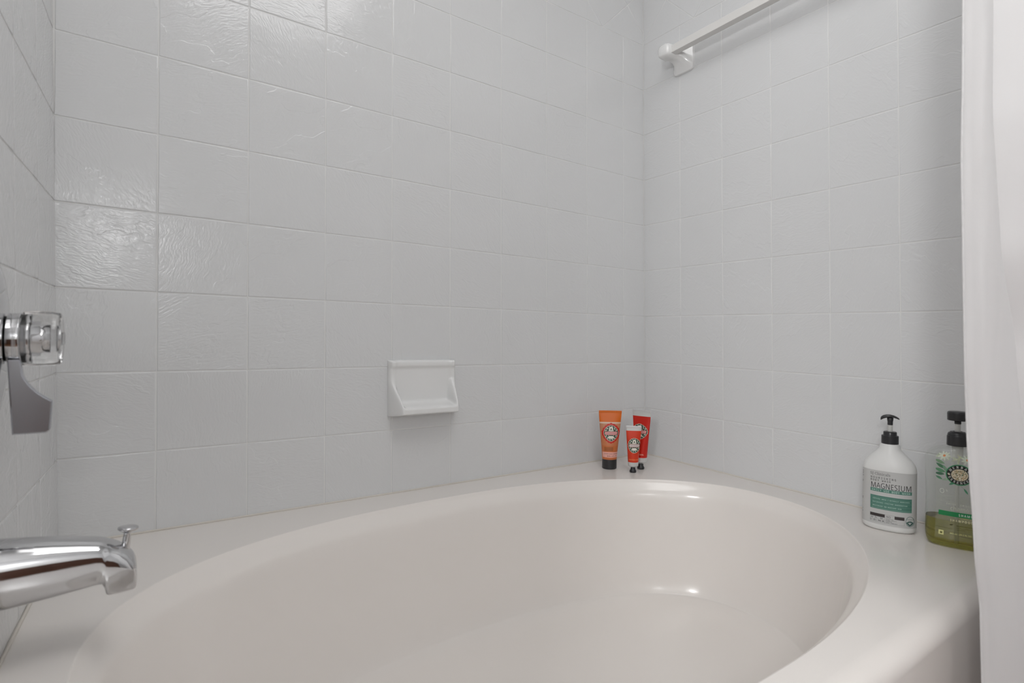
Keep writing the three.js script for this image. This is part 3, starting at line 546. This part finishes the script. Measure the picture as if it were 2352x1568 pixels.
{ // shampoo
  const x = -0.088, z = 0.8885, o = thing('pump_bottle', 'clear shampoo pump bottle a quarter full of yellow green liquid beside the curtain', 'bottle', [x, deckY(x, z), z], 0, 'pump bottles on the tub deck'); standOnDeck(o, -Math.PI / 2 + 0.34);
  const a0 = 0.0510, b0 = 0.0295;
  const sec = (y) => { const e = Math.min(1, y / 0.022), k = Math.sqrt(Math.max(0, 1 - (1 - e) ** 2)), t = Math.max(0, (y - 0.163) / 0.0235), s = t < 1 ? Math.sqrt(1 - t * t) : 0, w = 1 - 0.035 * sst(0.02, 0.09, y) * sst(0.15, 0.09, y); return [a0 * w * lerp(0.86, 1, k) * lerp(0.36, 1, t > 0 ? s : 1), b0 * lerp(0.78, 1, k) * lerp(0.58, 1, t > 0 ? s : 1), 2.7 - 0.6 * Math.min(1, Math.max(0, t))]; };
  const ys = [0, 0.0006, 0.002, 0.004, 0.007, 0.011, 0.016, 0.022, 0.035, 0.055, 0.075, 0.095, 0.115, 0.135, 0.152, 0.163, 0.168, 0.172, 0.1755, 0.1785, 0.181, 0.183, 0.1845, 0.1857, 0.1864];
  const prof = ys.map((y) => [y, ...sec(y)]); prof.push([0.1868, 0.0152, 0.0150, 2], [0.194, 0.0150, 0.0150, 2]);
  mesh('bottle_body', loft(bottleRings(prof)), M.clearPlastic, o);
  const LV = 0.0505, lq = [0.0016, 0.003, 0.005, 0.008, 0.012, 0.017, 0.023, 0.035, LV - 0.0006, LV].map((y, i, q) => { const s = sec(y), k = i === q.length - 1 ? 0.0019 : 0.0014; return [y, s[0] - k, s[1] - k, s[2]]; });
  mesh('liquid', loft(bottleRings(lq)), M.shampoo, o);
  mesh('dip_tube', lathe([[0.0030, 0.006], [0.0034, 0.006], [0.0034, 0.140], [0.0085, 0.1415], [0.0092, 0.143], [0.0092, 0.189], [0, 0.189]], 28), M.milky, o);
  const tex = canvasTex(1016, 1840, (g) => {
    const W = 1270, H = 2300; g.scale(0.8, 0.8); g.clearRect(0, 0, W, H);
    const X = (p) => (p - 215) * 2, Yv = (p, at = 505) => (p - 250 - 0.14 * (at - 505)) * 2;
    g.fillStyle = 'rgba(205,210,200,0.16)'; g.fillRect(0, 0, W, H);
    const leaf = (cx, cy, rx, ry, r, c) => { g.save(); g.translate(cx, cy); g.rotate(r); g.beginPath(); g.moveTo(-rx, 0); g.quadraticCurveTo(0, -ry * 2, rx, 0); g.quadraticCurveTo(0, ry * 2, -rx, 0); g.fillStyle = c; g.fill(); g.restore(); };
    const daisy = (cx, cy, r) => { for (let i = 0; i < 9; i++) { const t = i / 9 * 6.283; leaf(cx + Math.cos(t) * r * 0.6, cy + Math.sin(t) * r * 0.45, r * 0.55, r * 0.17, t, 'rgba(225,232,214,0.8)'); } g.fillStyle = '#dd8a4e'; g.beginPath(); g.ellipse(cx, cy, r * 0.24, r * 0.2, 0, 0, 7); g.fill(); };
    for (const m of [1, -1]) {
      const mx = (p) => (m > 0 ? X(p) : W * 1.0 - X(p) - 40);
      leaf(mx(265), Yv(385), 130, 44, 0.35 * m, 'rgba(120,158,120,0.9)'); leaf(mx(275), Yv(440), 130, 42, 0.5 * m, 'rgba(60,115,80,0.92)'); leaf(mx(270), Yv(500), 140, 46, 0.25 * m, 'rgba(84,146,104,0.92)'); leaf(mx(265), Yv(545), 120, 40, 0.0, 'rgba(48,104,72,0.9)'); leaf(mx(255), Yv(600), 90, 34, 0.4 * m, 'rgba(70,130,92,0.9)'); leaf(mx(330), Yv(470), 110, 40, 1.0 * m, 'rgba(120,170,134,0.75)'); leaf(mx(345), Yv(610), 110, 30, -0.3 * m, 'rgba(150,190,150,0.6)');
    }
    for (let i = 0; i < 26; i++) leaf(X(230) + rnd() * (W - 60), Yv(270) + rnd() * 190, 90, 22, rnd() * 3 - 1.5, `rgba(${190 + 30 * rnd()},${205 + 25 * rnd()},${165 + 20 * rnd()},0.4)`);
    daisy(X(312), Yv(300), 150); daisy(X(600), Yv(330), 150); daisy(X(770), Yv(420), 120);
    leaf(X(415), Yv(655), 90, 30, -0.5, '#4d8f6c'); leaf(X(585), Yv(738), 90, 26, 0.9, '#4d8f6c'); leaf(X(700), Yv(660), 80, 26, -0.7, '#5d9b76'); g.strokeStyle = '#5f8f72'; g.lineWidth = 5; g.beginPath(); g.moveTo(X(510), Yv(655)); g.quadraticCurveTo(X(530), Yv(690), X(560), Yv(705)); g.stroke();
    const cx = X(505), cy = Yv(535), rx = 312, ry = 250;
    g.fillStyle = '#3b8f5f'; g.beginPath(); g.ellipse(cx, cy, rx + 26, ry + 22, 0, 0, 7); g.fill();
    g.fillStyle = '#0f120f'; g.beginPath(); g.ellipse(cx, cy, rx, ry, 0, 0, 7); g.fill(); g.fillStyle = '#d9cfb4'; g.beginPath(); g.ellipse(cx, cy, rx * 0.655, ry * 0.62, 0, 0, 7); g.fill();
    for (let i = 0; i < 90; i++) { const t = rnd() * 6.283, q = Math.sqrt(rnd()) * 0.6; leaf(cx + rx * q * Math.cos(t), cy + ry * q * 0.95 * Math.sin(t), 30, 10, rnd() * 6, ['#efe8d6', '#b9a97e', '#86744c', '#d4b892', '#5e6a4a'][i % 5]); }
    const arc = (s, r0, spread, low) => { g.font = 'bold 84px serif'; g.fillStyle = '#e8ece4'; g.textAlign = 'center'; g.textBaseline = 'middle'; const n = s.length; for (let i = 0; i < n; i++) { const t = (i / (n - 1) - 0.5) * spread, a = low ? Math.PI / 2 - t : -Math.PI / 2 + t; g.save(); g.translate(cx + rx * r0 * Math.cos(a), cy + ry * r0 * Math.sin(a)); g.rotate(low ? -t * 0.85 : t * 0.85); g.fillText(s[i], 0, 0); g.restore(); } };
    arc('HERBAL', 0.83, 2.0, false); arc('ESSENCES', 0.83, 2.35, true);
    leaf(cx - rx * 0.83, cy, 40, 26, 0.6, '#d8d2bc'); g.fillStyle = '#d8b9a6'; g.beginPath(); g.ellipse(cx + rx * 0.83, cy - 6, 30, 24, 0, 0, 7); g.fill(); g.fillStyle = '#cf8a5e'; g.beginPath(); g.ellipse(cx + rx * 0.83, cy - 6, 11, 9, 0, 0, 7); g.fill();
    g.strokeStyle = '#dfe3da'; g.lineWidth = 12; g.beginPath(); g.ellipse(X(290), Yv(745, 330), 50, 58, 0, 0, 7); g.stroke(); bendText(g, '%', X(335), Yv(735, 340), 70, 'sans-serif', '#dfe3da', 'left');
    g.fillStyle = '#cfd4ca'; g.fillRect(X(258), Yv(795, 350), 410, 4); g.fillRect(X(258), Yv(878, 350), 410, 5); ['PARABENS PHOSPHATES', 'DYES  GLUTEN MINERAL', 'COLORANTS'].forEach((s, i) => bendText(g, s, X(258), Yv(815 + i * 22, 350), 32, 'sans-serif', '#cfd4ca', 'left', 1));
    bendText(g, 'SHINE · BRILLANCE', X(345), Yv(925, 480), 62, 'bold sans-serif', '#d5d9cf', 'left', 14);
    bendText(g, 'chamomile', X(393), Yv(985, 520), 150, 'sans-serif', '#d5d8cc', 'left', 4);
    g.fillStyle = '#0d8a4c'; g.fillRect(X(250), Yv(1032) - 8, W, 126); bendText(g, 'SHAMPOO', X(498), Yv(1062), 84, 'bold sans-serif', '#dfe8df', 'left', 16);
    bendText(g, 'SHAMPOOING', X(395), Yv(1140), 80, 'bold sans-serif', '#e6e2b8', 'left', 16);
    g.fillStyle = '#4a4708'; leaf(X(412), Yv(1200), 50, 18, -0.2, '#3a3806'); bendText(g, 'Botanical derived extracts', X(475), Yv(1205), 40, 'bold sans-serif', '#4f4b08', 'left'); bendText(g, 'pure aloe and camellia oil blend', X(475), Yv(1232), 30, 'sans-serif', '#5a560c', 'left'); bendText(g, 'real botanicals', X(475), Yv(1256), 30, 'sans-serif', '#5a560c', 'left');
    g.fillStyle = '#3c3a06'; g.fillRect(X(215), Yv(1222, 300), X(430), 5);
    g.fillStyle = '#e5e2a0'; g.fillRect(X(258), Yv(1262, 290), 124, 120); g.fillStyle = '#55530f'; g.fillRect(X(258) + 36, Yv(1262, 290) + 36, 54, 50); g.fillStyle = '#c9c67e'; g.fillRect(X(258) + 48, Yv(1262, 290) + 48, 30, 10);
    bendText(g, '863 mL (29.2 FL OZ)', X(395), Yv(1318, 530), 58, 'bold sans-serif', '#dedd9c', 'left', 0);
  });
  mesh('label', wrapLabel((y) => sec(y), 0.0162, 0.1780, -0.66, 0.88, 0.0005, 50, 40), std({ map: tex, transparent: true, roughness: 0.35, side: THREE.DoubleSide }), o);
  mesh('collar', lathe([[0, 0.1800], [0.0226, 0.1800], [0.0230, 0.1810], [0.0226, 0.1975], [0.0219, 0.1985], [0.0212, 0.1987], [0.0214, 0.2005], [0.0196, 0.2040], [0.0165, 0.2048], [0.0160, 0.2062], [0.0100, 0.2068], [0.0092, 0.2050], [0, 0.2050]].map(([r, y]) => [r * 0.755, y + 0.0082]), 56), M.blackPlastic, o);
  mesh('stem', lathe([[0, 0.211], [0.0049, 0.211], [0.0049, 0.2315], [0, 0.2315]], 28), M.milky, o);
  const head = new THREE.Group(); head.name = numbered('pump_head'); head.position.y = 0.0095; head.scale.set(0.82, 1, 0.82); o.add(head);
  mesh('spindle', lathe([[0, 0.2195], [0.0064, 0.2195], [0.0066, 0.2205], [0.0066, 0.2270], [0, 0.2270]], 28), M.blackPlastic, head);
  mesh('button', lathe([[0, 0.2262], [0.0195, 0.2262], [0.0205, 0.2270], [0.0208, 0.2395], [0.0198, 0.2420], [0.0170, 0.2432], [0, 0.2440]], 48), M.blackPlastic, head);
  const hp = [[0, 0.2372, 0.0150, 0.0056], [0.012, 0.2372, 0.0130, 0.0054], [0.022, 0.2366, 0.0102, 0.0048], [0.032, 0.2352, 0.0078, 0.0040], [0.041, 0.2332, 0.0062, 0.0036], [0.047, 0.2312, 0.0054, 0.0032], [0.0485, 0.2306, 0.0040, 0.0022]];
  mesh('spout', loft(hp.map(([px, py, w, h]) => outline(w, h, 3, 24, (a, b) => [px, py + b, a]))), M.blackPlastic, head);
}

// ------------------------------------------------------------------ unseen lamps and cabinet, placed to light the tub and show in the chrome
function globeLamp(L, name, label, mount, dir) {                     // dir: unit vector out of the wall
  const o = thing(name, label, 'lamp', mount), d = new THREE.Vector3(...dir), c = new THREE.Vector3(...L.pos).sub(new THREE.Vector3(...mount)), len = c.length() - L.radius * 0.92;
  const q = new THREE.Quaternion().setFromUnitVectors(new THREE.Vector3(0, 1, 0), d);
  mesh('wall_plate', lathe([[0, 0], [0.055, 0], [0.055, 0.008], [0.045, 0.014], [0, 0.016]], 40).applyQuaternion(q), M.brass, o);
  mesh('arm', new THREE.CylinderGeometry(0.009, 0.009, len, 20).translate(0, len / 2, 0).applyQuaternion(q), M.brass, o);
  const globe = mesh('globe', new THREE.SphereGeometry(L.radius, 40, 28), M.lampGlass, o); globe.position.copy(c); globe.castShadow = false;
  const l = new THREE.PointLight(L.color, L.power, 0, 2); l.position.set(...L.pos); l.castShadow = true; l.shadow.radius = L.radius / 0.02; scene.add(l);
}
globeLamp(UNSEEN_SIDE_LAMP, 'unseen_wall_lamp', 'large round white lamp out of view, placed to light the right wall and shade it beside the curtain', [XFAR, UNSEEN_SIDE_LAMP.pos[1], UNSEEN_SIDE_LAMP.pos[2]], [1, 0, 0]);
globeLamp(UNSEEN_FRONT_LAMP, 'unseen_wall_lamp', 'small round white lamp out of view, placed for the glare on the left tiles', [UNSEEN_FRONT_LAMP.pos[0], UNSEEN_FRONT_LAMP.pos[1], ZFAR], [0, 0, -1]);
function ceilingPanel(L, label) {
  const [px, py, pz] = L.pos, n = L.size, o = thing('unseen_ceiling_light', label, 'ceiling light', [px, CEIL, pz]);
  const f = new RoundedBoxGeometry(n + 0.04, 0.022, n + 0.04, 2, 0.004); f.translate(0, -0.011, 0); mesh('frame', f, M.paint, o);
  const d = new THREE.BoxGeometry(n, 0.002, n); d.translate(0, -0.0228, 0); mesh('diffuser', d, M.panelGlass, o).castShadow = false;
  const l = new THREE.RectAreaLight(L.color, L.power, n, n); l.position.set(px, py - 0.002, pz); l.lookAt(px, py - 1, pz); scene.add(l);
}
ceilingPanel(UNSEEN_TUB_PANEL, 'square white ceiling panel out of view, placed to brighten the bathtub');
ceilingPanel(UNSEEN_ROOM_PANEL, 'square white ceiling panel out of view, placed to light the curtain and walls');
{
  const o = thing('unseen_cabinet', 'dark brown cabinet out of view, placed for the brown reflected in the chrome spout', 'cabinet', [-1.30, FLOOR, ZFAR - 0.28]);  // cabinet out of view, stands where the chrome reflects brown
  mesh('carcass', new THREE.BoxGeometry(1.1, 0.76, 0.5).translate(0, 0.42, 0.02), M.cabinet, o);
  for (const s of [-1, 1]) { const d = new RoundedBoxGeometry(0.52, 0.66, 0.02, 2, 0.006); d.translate(s * 0.27, 0.43, -0.242); const m = mesh('door', d, M.cabinet, o); const k = new THREE.SphereGeometry(0.013, 16, 12); k.translate(s * 0.05, 0.55, -0.265); mesh('knob', k, M.brass, m); }
  mesh('plinth', new THREE.BoxGeometry(1.06, 0.05, 0.46).translate(0, 0.025, 0.03), M.cabinet, o);
  const c = new RoundedBoxGeometry(1.14, 0.035, 0.55, 2, 0.006); c.translate(0, 0.8175, -0.005); mesh('countertop', c, M.counter, o);
}
renderer.render(scene, camera);
